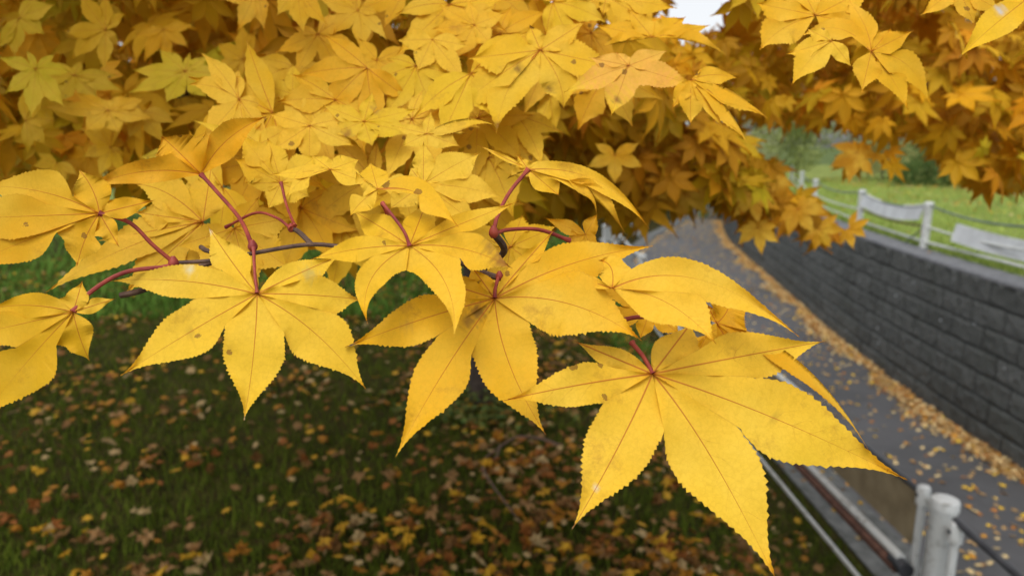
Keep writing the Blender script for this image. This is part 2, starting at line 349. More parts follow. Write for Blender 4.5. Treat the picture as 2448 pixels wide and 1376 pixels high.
H((1713, 773), .318, [(1690, 726, 12), (1745, 683, 44, 1755, 740), (2078, 1078, 40, 1925, 800), (1800, 905, 26)],
  sinus=[(1712, 750), (1785, 790), (1790, 830)], col='o', fold=.5, dd={2: -.01}, label='narrow orange yellow leaf folded along its length')
H((903, 452), .300, [(836, 517, 30, 860, 480), (850, 410, 22), (885, 388, 34), (1060, 440, 22), (1097, 544, 36, 1010, 430)],
  sinus=[(868, 470), (868, 428), (930, 430), (1000, 465)], col='y', pet=[(914, 487, .305), (935, 530, .310), (960, 560, .315)], dd={2: .012, 4: -.012}, label='small yellow leaf with a curled upright lobe')
H((1012, 441), .335, [(930, 500, 30), (900, 440, 26), (981, 401, 14), (1013, 338, 28), (1150, 364, 42, 1080, 395), (1203, 472, 36, 1110, 440), (1140, 540, 32, 1080, 490)],
  sinus=[(955, 462), (975, 428), (997, 408), (1035, 406), (1097, 427), (1085, 478)], col='p')
H((481, 417), .335, [(184, 461, 30, 330, 385), (385, 325, 52, 425, 360), (640, 277, 40, 530, 320)],
  sinus=[(408, 366), (501, 322)], col='o', pet=[(481, 417, .335), (520, 460, .333), (575, 525, .325), (604, 590, .312)], petr=.0015, fold=.25, tilt=-.2, label='orange yellow leaf raised on a long red stalk')
H((238, 510), .300, [(372, 478, 26), (188, 405, 44, 230, 450), (-50, 445, 58, 110, 440), (-160, 525, 55), (-110, 650, 50, 60, 570), (184, 637, 44, 200, 560), (285, 590, 24)],
  sinus=[(262, 478), (175, 470), (110, 488), (90, 560), (135, 556), (225, 565)], col='o', pet=[(238, 510, .3), (310, 532, .303), (365, 585, .307), (415, 627, .312)], petr=.0015, tilt=.1, label='big golden leaf cut off by the left edge of the photo')
H((175, 745), .295, [(277, 713, 18), (197, 671, 28), (-40, 742, 32, 60, 715), (-130, 815, 40), (-60, 1020, 74, 60, 860), (214, 862, 38, 185, 800)],
  sinus=[(207, 728), (142, 714), (60, 762), (40, 830), (135, 825)], col='o', pet=[(175, 745, .295), (220, 695, .300), (300, 650, .305), (407, 637, .312)], petr=.0016, tilt=.1, label='golden leaf at the left edge hanging lowest on its side')
H((1263, 405), .325, [(1140, 345, 7), (1211, 428, 16), (1237, 370, 14), (1553, 548, 22, 1450, 390), (1496, 560, 34, 1410, 430), (1425, 516, 26, 1440, 410), (1337, 468, 26)],
  sinus=[(1235, 395), (1240, 400), (1290, 385), (1390, 440), (1360, 432), (1330, 430)], col='y', pet=[(1263, 405, .325), (1218, 460, .322), (1190, 515, .318), (1180, 552, .315)], petr=.0015, fold=.4, label='drooping yellow leaf seen edge on above a red stalk')
H((485, 530), .372, [(505, 400, 46), (319, 440, 44, 400, 440), (322, 507, 36), (234, 575, 40), (105, 702, 34, 260, 590), (300, 700, 48), (470, 690, 44)], col='p', depth=.5)
H((560, 545), .360, [(620, 470, 28), (700, 520, 40), (690, 640, 46), (600, 700, 46), (480, 660, 40), (420, 590, 30)], col='g', depth=.5, pet=[(540, 543, .352), (610, 509, .342), (660, 520, .335), (695, 545, .33)])
H((672, 437), .350, [(583, 438, 20), (560, 380, 34), (570, 318, 34), (640, 330, 34), (760, 370, 34), (740, 470, 34), (640, 500, 26)], col='y', depth=.5, pet=[(672, 437, .35), (685, 490, .343), (705, 540, .331)])
H((790, 405), .330, [(683, 475, 24, 720, 410), (640, 418, 16), (745, 372, 20), (860, 380, 26), (885, 440, 24)], col='p', tilt=.6)
H((1220, 590), .365, [(1060, 540, 34), (1050, 620, 30), (1120, 700, 30), (1200, 720, 30), (1290, 640, 36), (1330, 540, 30), (1250, 510, 30)], col='g', depth=.55)
H((1400, 560), .345, [(1300, 520, 18), (1355, 575, 20), (1420, 620, 20), (1428, 510, 20)], col='o', fold=.4, pet=[(1178, 562, .316), (1215, 549, .325), (1290, 549, .335), (1362, 575, .343)], petr=.0015)
H((1555, 740), .345, [(1480, 650, 26), (1400, 660, 20), (1430, 770, 26), (1530, 810, 22), (1625, 800, 26), (1660, 740, 30)], col='o', depth=.5, pet=[(1478, 767, .312), (1530, 757, .316), (1600, 760, .325), (1640, 775, .34)], petr=.0017)
H((1690, 800), .335, [(1560, 905, 22), (1640, 900, 26), (1720, 830, 20), (1745, 770, 16)], col='g')
# --- leaves of the second rank (traced centres and tips) ---
H((1292, 120), .440, [(1401, 50, 30), (1265, 58, 20), (1120, 140, 46), (1088, 266, 44, 1180, 180), (1186, 320, 46, 1200, 190), (1347, 259, 44, 1350, 190), (1475, 160, 42)], col='y', depth=.5, label='broad yellow leaf with two dark spots at top centre', marks=[(1238, 165, 11, (.22, .11, .02)), (1315, 212, 11, (.22, .11, .02)), (1192, 300, 12, (.32, .17, .03))])
H((1503, 157), .400, [(1598, 120, 26), (1471, 124, 14), (1408, 138, 22), (1347, 222, 30, 1440, 175), (1460, 277, 36), (1665, 205, 32)], col='s', label='salmon tinged leaf at top centre right', marks=[(1460, 275, 60, (.82, .52, .03)), (1350, 220, 60, (.82, .52, .03)), (1660, 205, 55, (.82, .50, .03)), (1476, 240, 8, (.3, .15, .03))])
H((1652, 190), .390, [(1605, 262, 22), (1679, 160, 10), (1766, 187, 22, 1700, 170), (1836, 284, 34, 1740, 190), (1787, 344, 30, 1740, 230), (1733, 311, 14), (1650, 298, 30)], col='g', depth=.45)
H((2083, 124), .380, [(1909, 90, 28, 2010, 30), (2020, -10, 30, 2080, 60), (2133, 66, 16), (2183, 73, 24), (2222, 250, 34, 2190, 130), (2172, 265, 32, 2130, 170), (2127, 157, 24), (2060, 220, 36)], col='g', depth=.4, label='golden leaf with a folded left lobe at upper right')
H((1950, 37), .400, [(1816, 120, 44, 1860, 60), (1808, 8, 40), (1900, -60, 50), (2080, -30, 40), (2060, 60, 50)], col='g', depth=.6)
H((1988, 98), .375, [(2036, 160, 20), (1891, 205, 36, 1930, 140), (1878, 130, 24), (1930, 70, 20)], col='y')
H((2480, -20), .330, [(2500, 80, 40), (2292, 138, 40, 2370, 60), (2300, -60, 30)], col='y', label='yellow leaf entering at the top right corner with a pale scar', marks=[(2390, 27, 12, (.62, .60, .58))])
H((2290, -30), .360, [(2200, 38, 22), (2330, 60, 26), (2400, 30, 26)], col='g')
H((443, 170), .640, [(455, 124, 9), (378, 117, 20), (311, 167, 18), (304, 224, 19), (396, 247, 26), (495, 234, 26), (545, 179, 18), (498, 133, 14)], col='v', label='greenish yellow star shaped leaf at upper left')
H((177, 180), .700, [(197, 144, 12), (90, 150, 18), (60, 196, 18), (134, 247, 24), (234, 234, 26), (294, 217, 18), (285, 180, 16)], col='v')
H((259, 264), .66, [(300, 225, 14), (174, 217, 16), (97, 256, 18), (200, 314, 24), (284, 318, 24), (368, 284, 20), (348, 234, 16)], col='y')
H((1134, 60), .50, [(1120, -5, 14), (1050, 13, 20), (1030, 70, 20), (1087, 144, 28), (1174, 107, 26), (1210, 30, 20)], col='y')
H((901, 144), .52, [(856, 90, 18), (812, 165, 24), (890, 220, 26), (985, 180, 22), (980, 110, 18)], col='y')
H((1033, 94), .48, [(950, 97, 26), (998, 170, 28), (1115, 197, 26), (1120, 110, 22)], col='p')
H((1560, 90), .46, [(1420, 60, 26), (1440, 110, 26), (1500, 20, 20), (1640, 40, 26), (1735, 130, 28, 1660, 90), (1700, 60, 20)], col='g')
H((1450, -10), .47, [(1440, 40, 14), (1560, 60, 30), (1620, 20, 30), (1530, -60, 30)], col='g')
H((700, 225), .47, [(620, 200, 24), (640, 270, 26), (720, 310, 28), (810, 270, 26), (790, 190, 24), (700, 150, 20)], col='y')
H((870, 290), .42, [(770, 250, 22), (790, 320, 26), (890, 350, 28), (985, 320, 26), (1000, 260, 20), (890, 220, 20)], col='y', label='yellow leaf with brown scorched patches', marks=[(830, 320, 14, (.36, .18, .03)), (960, 335, 14, (.36, .18, .03)), (900, 262, 12, (.40, .2, .03))])
H((1020, 320), .40, [(935, 300, 14), (960, 350, 20), (1100, 350, 24), (1185, 300, 28, 1100, 260), (1120, 320, 20), (1030, 265, 14)], col='y')
H((740, 300), .42, [(640, 270, 24), (650, 360, 28), (740, 395, 28), (850, 350, 26), (830, 280, 24)], col='p')
H((620, 345), .43, [(455, 285, 14), (560, 300, 24), (700, 300, 26), (690, 400, 30), (590, 430, 28)], col='p')
H((1470, 370), .80, [(1420, 340, 12), (1400, 400, 16), (1470, 440, 18), (1540, 400, 16), (1530, 340, 14)], col='o')

# --- generic spray leaves: same builder, canonical outline turned in the image ---
ANG = [-136, -90, -45, 0, 45, 90, 136]; LEN = [.50, .80, .97, 1.05, .97, .80, .50]
def G(x, y, size, rot, D, col='y', sq=.8, n=16):
    """size = lobe length in px, rot = direction of the middle lobe (deg, 90 is down)"""
    lobes = []; a0 = math.radians(rot); ax = np.array([math.cos(a0), math.sin(a0)]); bx = np.array([-ax[1], ax[0]])
    for a, l in (list(zip(ANG, LEN)) if rng.random() < .45 else list(zip(ANG, LEN))[1:-1]):
        a = math.radians(a+rng.uniform(-6, 6)); l = l*size*rng.uniform(.88, 1.1)
        tip = np.array([x, y])+l*(math.cos(a)*ax*sq+math.sin(a)*bx); bend = rng.uniform(-.10, .10)*l
        ct = np.array([x, y])+.5*l*(math.cos(a)*ax*sq+math.sin(a)*bx)+bend*np.array([-math.sin(a0+a), math.cos(a0+a)])
        ct[1] -= .07*l
        lobes.append((tip, ct, l*rng.uniform(.17, .20)))
    hero((x, y), D, lobes, auto((x, y), lobes, .37), col=col, n=n, tilt=rng.uniform(.1, .6), fold=rng.uniform(.04, .22), droop=rng.uniform(-.05, .35))
spots = []
def gfill(poly_, count, sz, dr, cols, mind):
    got = 0; tries = 0
    xs = [q[0] for q in poly_]; ys = [q[1] for q in poly_]
    while got < count and tries < 4000:
        tries += 1; x, y = rng.uniform(min(xs), max(xs)), rng.uniform(min(ys), max(ys))
        if not inpoly(x, y, poly_) or any(math.hypot(x-a, y-b) < mind for a, b in spots): continue
        spots.append((x, y)); got += 1
        D = rng.uniform(*dr); size = sz/D*F
        G(x, y, size*rng.uniform(.72, 1.15), rng.normal(90, 48), D, rng.choice(list(cols)), rng.uniform(.6, 1.0))
def inpoly(x, y, poly):
    c = False; j = len(poly)-1
    for i in range(len(poly)):
        if (poly[i][1] > y) != (poly[j][1] > y) and x < (poly[j][0]-poly[i][0])*(y-poly[i][1])/(poly[j][1]-poly[i][1])+poly[i][0]: c = not c
        j = i
    return c
gfill([(560, 200), (1150, 130), (1280, 330), (1180, 560), (900, 570), (600, 560), (520, 430)], 22, .054, (.42, .52), 'ygpg', 78)
gfill([(600, -30), (1500, -30), (1500, 180), (1180, 300), (620, 240)], 15, .056, (.50, .62), 'ygg', 95)
gfill([(-30, 20), (640, -30), (640, 250), (450, 400), (-30, 420)], 11, .050, (.62, .85), 'dvyg', 95)
for x, y, sz_, rot, D, c_ in [(1638, 462, 92, 95, 1.32, 'a'), (1800, 470, 80, 80, 1.36, 'a'), (1908, 500, 82, 60, 1.34, 'a'), (1958, 548, 70, 55, 1.33, 'a'), (1812, 545, 70, 85, 1.30, 'a'), (1850, 430, 75, 110, 1.4, 'a'), (1700, 420, 90, 70, 1.4, 'a'), (1530, 430, 100, 80, 1.25, 'a'), (2030, 545, 60, 30, 1.36, 'a'), (2050, 365, 85, 100, 1.5, 'a')]:  # fringe over the path: its shade is put into the dark orange colour
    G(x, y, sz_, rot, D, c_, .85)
print('leaf parts', LEAFN[0])

# --- the rest of the crown: one mass of leaves ---
def template(n, wide):
    c = (0, 0); lobes = []
    for a, l in zip(ANG, LEN):
        a = math.radians(a+90); lobes.append(((l*math.cos(a), l*math.sin(a)), None, l*.185))
    V, U, T, Fq, L = leaf2d(c, lobes, auto(c, lobes, .36), n=n, wide=wide, teeth=0); return V, T, np.array(Fq)
TM = template(7, 1); TL = template(3, 1)
def scatter(centres, normals, axes, sizes, cols, tm, name, mat, parent=None, curl=(-.1, .7)):
    V, T, Fq = tm; n = len(centres); r = np.linalg.norm(V, axis=1); sd_ = np.array([q[2] for q in T])
    nz = normals/np.linalg.norm(normals, axis=1, keepdims=True)
    ax = axes-nz*np.sum(axes*nz, axis=1, keepdims=True); ax /= np.linalg.norm(ax, axis=1, keepdims=True)+1e-9; bx = np.cross(ax, nz)
    cu = rng.uniform(curl[0], curl[1], n)
    loc = V[None, :, 0, None]*bx[:, None, :]+V[None, :, 1, None]*ax[:, None, :]
    loc = loc + ((-cu[:, None]*r[None, :]**2+.06*sd_[None, :])[..., None])*nz[:, None, :]
    W = centres[:, None, :]+loc*sizes[:, None, None]
    FF = (Fq[None]+(np.arange(n)*len(V))[:, None, None]).reshape(-1, 4)
    C = np.repeat(cols, len(V), axis=0)
    return mkobj(name, W.reshape(-1, 3), FF, mat, parent, {'col': ('FLOAT_VECTOR', C)}, smooth=False)
def hang(n, up=.45, spread=.6):
    ax = np.stack([rng.normal(0, .48, n), rng.normal(-.25, .25, n), rng.normal(-.9, .2, n)], 1)
    nz = np.stack([rng.normal(0, spread, n), rng.normal(-.75, .35, n), rng.normal(up, .35, n)], 1); return nz, ax
def zone(poly, dr, n, cols, size=.045):
    xs = [q[0] for q in poly]; ys = [q[1] for q in poly]; C = []
    while len(C) < n:
        x, y = rng.uniform(min(xs), max(xs)), rng.uniform(min(ys), max(ys))
        if inpoly(x, y, poly): C.append(P(x, y, rng.uniform(*dr)))
    C = np.array(C); K = np.array([coltint(rng.choice(list(cols)), .08) for _ in range(n)]); return C, size*rng.uniform(.6, 1.25, n), K
ZC = [zone([(-150, -200), (900, -200), (900, 260), (560, 400), (200, 430), (-150, 420)], (.85, 1.5), 520, 'dvygd', .062),  # darker colours in the deeper layers paint in the crown's inner shade
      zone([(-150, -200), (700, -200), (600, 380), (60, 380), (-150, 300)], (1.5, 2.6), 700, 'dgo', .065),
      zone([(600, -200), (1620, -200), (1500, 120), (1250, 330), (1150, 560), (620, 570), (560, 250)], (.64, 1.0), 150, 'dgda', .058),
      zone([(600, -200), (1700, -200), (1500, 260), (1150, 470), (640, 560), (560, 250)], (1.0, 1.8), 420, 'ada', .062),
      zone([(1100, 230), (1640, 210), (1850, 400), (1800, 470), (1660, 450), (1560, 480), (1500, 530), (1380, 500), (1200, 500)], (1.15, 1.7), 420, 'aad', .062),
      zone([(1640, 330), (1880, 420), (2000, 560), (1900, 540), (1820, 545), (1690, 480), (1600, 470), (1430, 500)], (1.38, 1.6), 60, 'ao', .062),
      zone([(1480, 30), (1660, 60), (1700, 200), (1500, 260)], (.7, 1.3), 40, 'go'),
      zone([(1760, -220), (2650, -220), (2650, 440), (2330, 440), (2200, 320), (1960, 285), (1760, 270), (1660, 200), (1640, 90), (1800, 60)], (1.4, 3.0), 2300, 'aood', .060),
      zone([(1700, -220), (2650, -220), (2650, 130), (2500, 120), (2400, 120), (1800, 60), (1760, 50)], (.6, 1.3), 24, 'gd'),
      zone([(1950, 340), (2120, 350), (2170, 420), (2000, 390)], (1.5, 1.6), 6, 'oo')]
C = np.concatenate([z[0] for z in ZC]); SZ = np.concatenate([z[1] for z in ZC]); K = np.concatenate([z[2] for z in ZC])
# unseen crown above the frame, added to shade the lawn and inner leaves
nB = 950; nA = 19000  # first batch: unseen leaves added near the camera to darken the upper left
X = rng.uniform(-4.2, 4.2, nA); Y = rng.uniform(.55, 7.2, nA); X[:nB] = rng.uniform(-1.6, -.16, nB); Y[:nB] = rng.uniform(.10, .9, nB); h0 = .23*Y+.08; h0[:nB] += .10
Z = CZ+h0+rng.uniform(0, 1, nA)**1.3*1.8
keep = (((X/4.3)**2+((Y-3.4)/3.9)**2 < 1) | (np.arange(nA) < nB)) & ~((X > .5) & (Y < 1.3) & (X < 1.6)) & ~((X > .95) & (Y < 4.6) & (rng.random(nA) < .85)); A = np.stack([X, Y, Z], 1)[keep]  # thinned on the right to let more light through
# a sky hole near the top right of the picture
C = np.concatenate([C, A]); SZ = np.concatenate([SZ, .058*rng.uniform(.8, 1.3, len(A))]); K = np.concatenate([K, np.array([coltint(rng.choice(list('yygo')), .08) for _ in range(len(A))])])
def proj(Q):
    d = Q-CAM; zc = d[:, 1]*cp-d[:, 2]*sp; yc = d[:, 1]*sp+d[:, 2]*cp; return 1224+F*d[:, 0]/zc, 688-F*yc/zc, zc
px, py, pd = proj(C)
hole = (np.abs(px-1765)/34 < 1) & (np.abs(py-42)/17 < 1) | ((np.abs(px-25) < 34) & (np.abs(py-110) < 40)) | ((np.abs(px-1632) < 26) & (np.abs(py-240) < 55) & (pd < 5) | (np.abs(px-1765) < 26) & (np.abs(py-100) < 45) & (rng.random(len(C)) < .7))
C, SZ, K = C[~hole], SZ[~hole], K[~hole]; px, py, pd = proj(C)
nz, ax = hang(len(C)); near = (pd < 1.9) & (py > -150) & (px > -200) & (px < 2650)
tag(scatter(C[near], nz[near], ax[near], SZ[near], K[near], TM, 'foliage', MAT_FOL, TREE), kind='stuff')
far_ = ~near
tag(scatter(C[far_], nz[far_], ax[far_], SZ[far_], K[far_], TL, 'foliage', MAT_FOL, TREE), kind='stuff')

# --- wood: trunk, limbs, near twigs ---
tb = tree_base
trk = smoothline([tb+np.array([0, 0, -.1]), tb+np.array([.01, 0, .25]), tb+np.array([-.03, .03, .7]), tb+np.array([.03, .06, 1.25]), tb+np.array([0, .1, 2.3])], 20)
MB().tube(trk, [.10 if k == 0 else .078-.001*k+.018*math.exp(-k) for k in range(21)], 16).build('trunk', MAT_BARK, TREE)
def limb(pts, r0, r1, mat=MAT_BARK, name='branch', seg=8, n=24):
    q = smoothline(pts, n); MB().tube(q, [r0+(r1-r0)*k/n for k in range(n+1)], seg).build(name, mat, TREE)
tp = tb+np.array([.0, .06, 1.2])
limb([tp, P(800, 480, 2.2), P(560, 330, 1.3), P(430, 215, 1.05)], .035, .012)
limb([tp, P(300, 300, 2.6), P(30, 150, 2.0)], .035, .01)
limb([P(560, 330, 1.3), P(530, 250, 1.1), P(510, 190, .95)], .014, .006)
limb([tp, P(1450, 330, 3.0), P(1850, 200, 2.6), P(2400, 100, 2.6)], .03, .006)
limb([tp, P(1150, 420, 2.0), P(1250, 300, 1.3), P(1330, 150, .95), P(1400, 60, .75)], .03, .002)
limb([P(1250, 300, 1.3), P(1500, 320, 1.45), P(1760, 450, 1.45), P(1990, 560, 1.42)], .012, .003)
limb([P(2300, 150, 2.4), P(2120, 320, 1.7), P(2050, 345, 1.6)], .004, .0015)
limb([tp, P(1000, 300, 3.2), tp+np.array([-.4, .6, 1.6])], .04, .01)
limb([P(1150, 420, 2.0), P(1150, 600, .9), P(1080, 600, .45), P(1000, 596, .36), P(870, 596, .335), P(745, 584, .330), P(600, 606, .318), P(510, 622, .314), P(415, 628, .313)], .0013, .0009, MAT_TWIG, 'twig', n=60)
limb([P(1000, 600, .36), P(1100, 626, .322), P(1150, 650, .316), P(1192, 664, .313)], .0018, .0015, MAT_TWIG, 'twig')
limb([P(745, 584, .330), P(715, 555, .332), P(693, 543, .332)], .0013, .0012, MAT_TWIG, 'twig')
limb([P(480, 590, .325), P(500, 600, .32), P(560, 606, .318)], .0011, .0013, MAT_TWIG, 'twig')
limb([P(288, 706, .315), P(320, 699, .315), P(350, 690, .316), P(420, 660, .322), P(510, 625, .325)], .0014, .0013, MAT_TWIG, 'twig')
limb([P(1180, 556, .316), P(1205, 600, .33), P(1160, 640, .345)], .0018, .0016, MAT_TWIG, 'twig')
for (x, y, d, r) in [(604, 588, .312, .0022), (415, 628, .312, .0024), (1180, 555, .315, .0024), (1194, 660, .312, .0019), (696, 545, .332, .0018)]:
    c0 = P(x, y, d); MB().tube([c0+np.array([0, 0, -r*1.1]), c0+np.array([0, 0, -.5*r]), c0, c0+np.array([0, 0, .6*r]), c0+np.array([0, 0, 1.3*r])], [r*.5, r*.95, r, r*.8, r*.35], 10).build('bud', MAT_PET, TREE)

# ---------------- ground ----------------
LAWN = CZ-1.42; FB = CZ-2.25; PATHZ = CZ-3.0; BANK = CZ-1.34
fence_pts = [(1.80, -1.0), (1.80, 1.0), (1.79, 2.58), (1.75, 5.5), (1.74, 9.0), (1.85, 12.2), (2.12, 15.5), (2.9, 18.8), (4.2, 22.5)]
def fenceX(y): return np.interp(y, [q[1] for q in fence_pts]+[30, 60], [q[0] for q in fence_pts]+[7.6, 15])
wall_ctl = smoothline([np.array(q) for q in [(4.5, -2), (4.66, 2), (4.80, 6), (4.97, 8.5), (5.28, 11), (5.76, 14), (6.65, 19.8), (7.4, 23.5), (10.0, 33)]], 400)
wx = np.array([q[0] for q in wall_ctl]); wy = np.array([q[1] for q in wall_ctl])
def wallX(y): return np.interp(y, list(wy)+[60], list(wx)+[19])
def sstep(a, b, x): t_ = np.clip((x-a)/(b-a), 0, 1); return t_*t_*(3-2*t_)
def fdz(y): return -.70*sstep(12.5, 18.5, y)
def lawnz(x, y):
    fx = fenceX(y); z = LAWN+(FB+fdz(y)-LAWN)*sstep(fx-1.35, fx-.05, x)
    return z+.02*np.sin(x*1.7+y*.9)*np.sin(y*1.3-x*.4)*(x < fx-.3)
def sheet(name, xf, ys, nx, zf, mat, **k):
    V = []; ny = len(ys)
    for y in ys:
        x0, x1 = xf(y)
        for i in range(nx): x = x0+(x1-x0)*(i/(nx-1)); V.append((x, y, float(zf(x, y))))
    Fq = [(j*nx+i, j*nx+i+1, (j+1)*nx+i+1, (j+1)*nx+i) for j in range(ny-1) for i in range(nx-1)]
    return tag(mkobj(name, V, Fq, mat), **k)
sheet('ground', lambda y: (-700, 700), [-60, 0, 200, 900], 3, lambda x, y: PATHZ-.06, MAT_FAR, kind='structure')
ysl = list(np.linspace(-2, 14, 90))+list(np.linspace(14.4, 70, 50))
xs_l = lambda y: (-8.0, float(fenceX(y))+.17)
sheet('lawn', xs_l, ysl, 90, lawnz, MAT_SOIL, kind='structure')
sheet('lawn', lambda y: (-60, -7.9), ysl, 12, lambda x, y: LAWN-.01+.02*math.sin(x)*math.sin(y*.6)+max(0, (y-14)*.02), MAT_BANKG, kind='structure')
ysp = list(np.linspace(-3, 45, 120))
sheet('path', lambda y: (float(fenceX(y))+.50, float(wallX(y))+.15), ysp, 8, lambda x, y: PATHZ+.0, MAT_ASPH, kind='structure')
sheet('grass_bank', lambda y: (float(wallX(y))+.33, float(wallX(y))+40), ysp, 60, lambda x, y: BANK+.05*math.sin(x*1.3+y)*math.sin(y*.7)*min(1, x-wallX(y)-.3)+.018*max(0, x-wallX(y)-2), MAT_BANKG, kind='structure')
# kerb strip on the lawn edge and the low retaining face under it
V = []; Fq = []
for y in ysp:
    x = float(fenceX(y)); FBk = FB; FB = FBk+float(fdz(y)); V += [(x+.15, y, FB-.1), (x+.15, y, FB+.012), (x+.48, y, FB+.01), (x+.53, y, FB-.03), (x+.55, y, PATHZ-.1)]; FB = FBk
for j in range(len(ysp)-1):
    for i in range(4): Fq.append((j*5+i, j*5+i+1, (j+1)*5+i+1, (j+1)*5+i))
tag(mkobj('kerb_wall', V, Fq, MAT_CONC, smooth=False), label='rough grey concrete kerb wall between the lawn and the sunken path', cat='wall')

# ---------------- retaining wall of split-face blocks ----------------
WALLH = BANK-PATHZ-.02; NC = 7; CH = WALLH/NC
seg = np.sqrt(np.diff(wx)**2+np.diff(wy)**2); cum = np.concatenate([[0], np.cumsum(seg)]); TOT = cum[-1]
def wall_at(s_):
    x = np.interp(s_, cum, wx); y = np.interp(s_, cum, wy); x2 = np.interp(s_+.05, cum, wx); y2 = np.interp(s_+.05, cum, wy)
    if s_+.05 > TOT: x2 = x+(x-np.interp(s_-.05, cum, wx)); y2 = y+(y-np.interp(s_-.05, cum, wy))
    d = np.array([x2-x, y2-y]); d /= np.linalg.norm(d)+1e-9; return x, y, np.array([-d[1], d[0]])     # normal towards the path
ss = np.concatenate([np.arange(0, 5, .12), np.arange(5, 17, .028), np.arange(17, TOT, .06)]); nh = NC*9+1
blkr = rng.random((NC+1, 400)); hs_ = []
for r_i in range(NC):
    for q in (.0, .07, .16, .3, .45, .6, .78, .92): hs_.append((r_i+q)/NC)
hs_.append(1.0); hs_ = np.array(hs_)
V = []; B1 = []; J1 = []; vn = rng.normal(size=(len(ss), len(hs_)))
vn2 = np.repeat(np.repeat(rng.normal(size=(len(ss)//3+2, len(hs_)//2+2)), 3, 0), 2, 1)[:len(ss), :len(hs_)]
for a, s_ in enumerate(ss):
    x, y, nn = wall_at(s_)
    for b_, h in enumerate(hs_):
        cr = min(int(h*NC), NC-1); fr = h*NC-cr; su = s_/.55+(.5 if cr % 2 else 0)+.06*math.sin(cr*3.1); bi = int(su) % 400; sf = su-int(su)
        j = max(1-min(fr, 1-fr)/.07, 0) if h < 1 else 0; j2 = max(1-min(sf, 1-sf)/.05, 0); jj = min(1, max(j, j2*.95))
        bul = (1-jj)*(.012+.008*blkr[cr, bi]+.005*vn[a, b_]+.005*vn2[a, b_])-cr*.008
        V.append((x+nn[0]*bul, y+nn[1]*bul, PATHZ-.02+h*(WALLH+.02))); B1.append(blkr[cr, bi]); J1.append(jj)
nhh = len(hs_); Fq = [(a*nhh+b_, a*nhh+b_+1, (a+1)*nhh+b_+1, (a+1)*nhh+b_) for a in range(len(ss)-1) for b_ in range(nhh-1)]
WR = root('retaining_wall', (float(wallX(8)), 8, PATHZ), label='dark grey split face block retaining wall curving along the far side of the path', cat='wall')
mkobj('wall', V, np.array(Fq), MAT_WALL, WR, {'blk': ('FLOAT', B1), 'jnt': ('FLOAT', J1)}, smooth=False)
V = []; Fq = []
for a, s_ in enumerate(ss[::4]):
    x, y, nn = wall_at(s_)
    for off, z in ((-.055, -.03), (-.045, .004), (-.10, .02), (-.40, .022), (-.48, -.05)): V.append((x+nn[0]*off, y+nn[1]*off, BANK+z+.003*math.sin(a*1.7)))
for a in range(len(ss[::4])-1):
    for i in range(4): Fq.append((a*5+i, a*5+i+1, (a+1)*5+i+1, (a+1)*5+i))
mkobj('coping', V, Fq, MAT_CAP, WR)

# ---------------- fences ----------------
def sag(a, b, s_, n=14):
    a = np.asarray(a, dtype=float); b = np.asarray(b, dtype=float)
    return [a+(b-a)*i/n-np.array([0, 0, 4*s_*(i/n)*(1-i/n)]) for i in range(n+1)]
def strip(mat, top, h, parent, th=.006, name='board', lean=0):
    V = []; n = len(top)
    for p_ in top:
        p_ = np.asarray(p_); V += [p_+[-th, 0, 0], p_+[th, 0, 0], p_+[th+lean, 0, -h], p_+[-th+lean, 0, -h]]
    Fq = [(4*i+j, 4*i+(j+1) % 4, 4*(i+1)+(j+1) % 4, 4*(i+1)+j) for i in range(n-1) for j in range(4)]+[(3, 2, 1, 0), tuple(4*(n-1)+j for j in range(4))]
    return mkobj(name, V, Fq, mat, parent, smooth=False)
def post(parent, x, y, z0, z1, r, clamps=True, dy=.115):
    pr = [(z0-.1, r), (z0, r), (z1-.045, r), (z1-.04, r*1.02)]
    p = MB().tube([(x, y, z) for z, _ in pr], [q[1] for q in pr], 24).build('post', MAT_WHITE, parent, origin=(x, y, z0))
    cap = [(z1-.05, r*1.12), (z1-.020, r*1.13), (z1-.008, r*1.06), (z1, r*.7), (z1+.004, r*.15)]
    MB().tube([(x, y, z) for z, _ in cap], [q[1] for q in cap], 24).build('post_cap', MAT_WHITE, p, origin=(x, y, z1))
    if clamps:
        for s_, zt in ((1, z1-.01), (-1, z1-.045)):
            c0 = np.array([x-.02, y+s_*dy, 0.])
            MB().tube([c0+[0, 0, z0+.18], c0+[0, 0, zt-.08]], .017, 12).tube([c0+[0, 0, zt-.085], c0+[0, 0, zt-.012], c0+[0, 0, zt], c0+[0, 0, zt+.004]], [.027, .028, .022, .006], 16)\
                .box((x-.01, y+s_*dy*.5, zt-.07), (.018, dy, .035)).box((x-.01, y+s_*dy*.5, z0+.34), (.018, dy, .03)).box((x-.01, y+s_*dy*.5, z0+.22), (.018, dy, .03)).build('cable_bracket', MAT_WHITE, p, origin=c0+[0, 0, z0+.3])
            MB().tube([c0+[-.030, 0, zt-.04], c0+[.034, 0, zt-.04]], .009, 8).build('bolt', MAT_DARK, p, origin=c0+[0, 0, zt])
    return p
NF = root('guard_fence', (1.7, 2.75, FB), label='near white cable guard fence along the lawn edge with a hanging board', cat='fence')
for k, (x, y) in enumerate(fence_pts): post(NF, x, y, FB+float(fdz(y)), CZ-1.42+float(fdz(y)), .048)
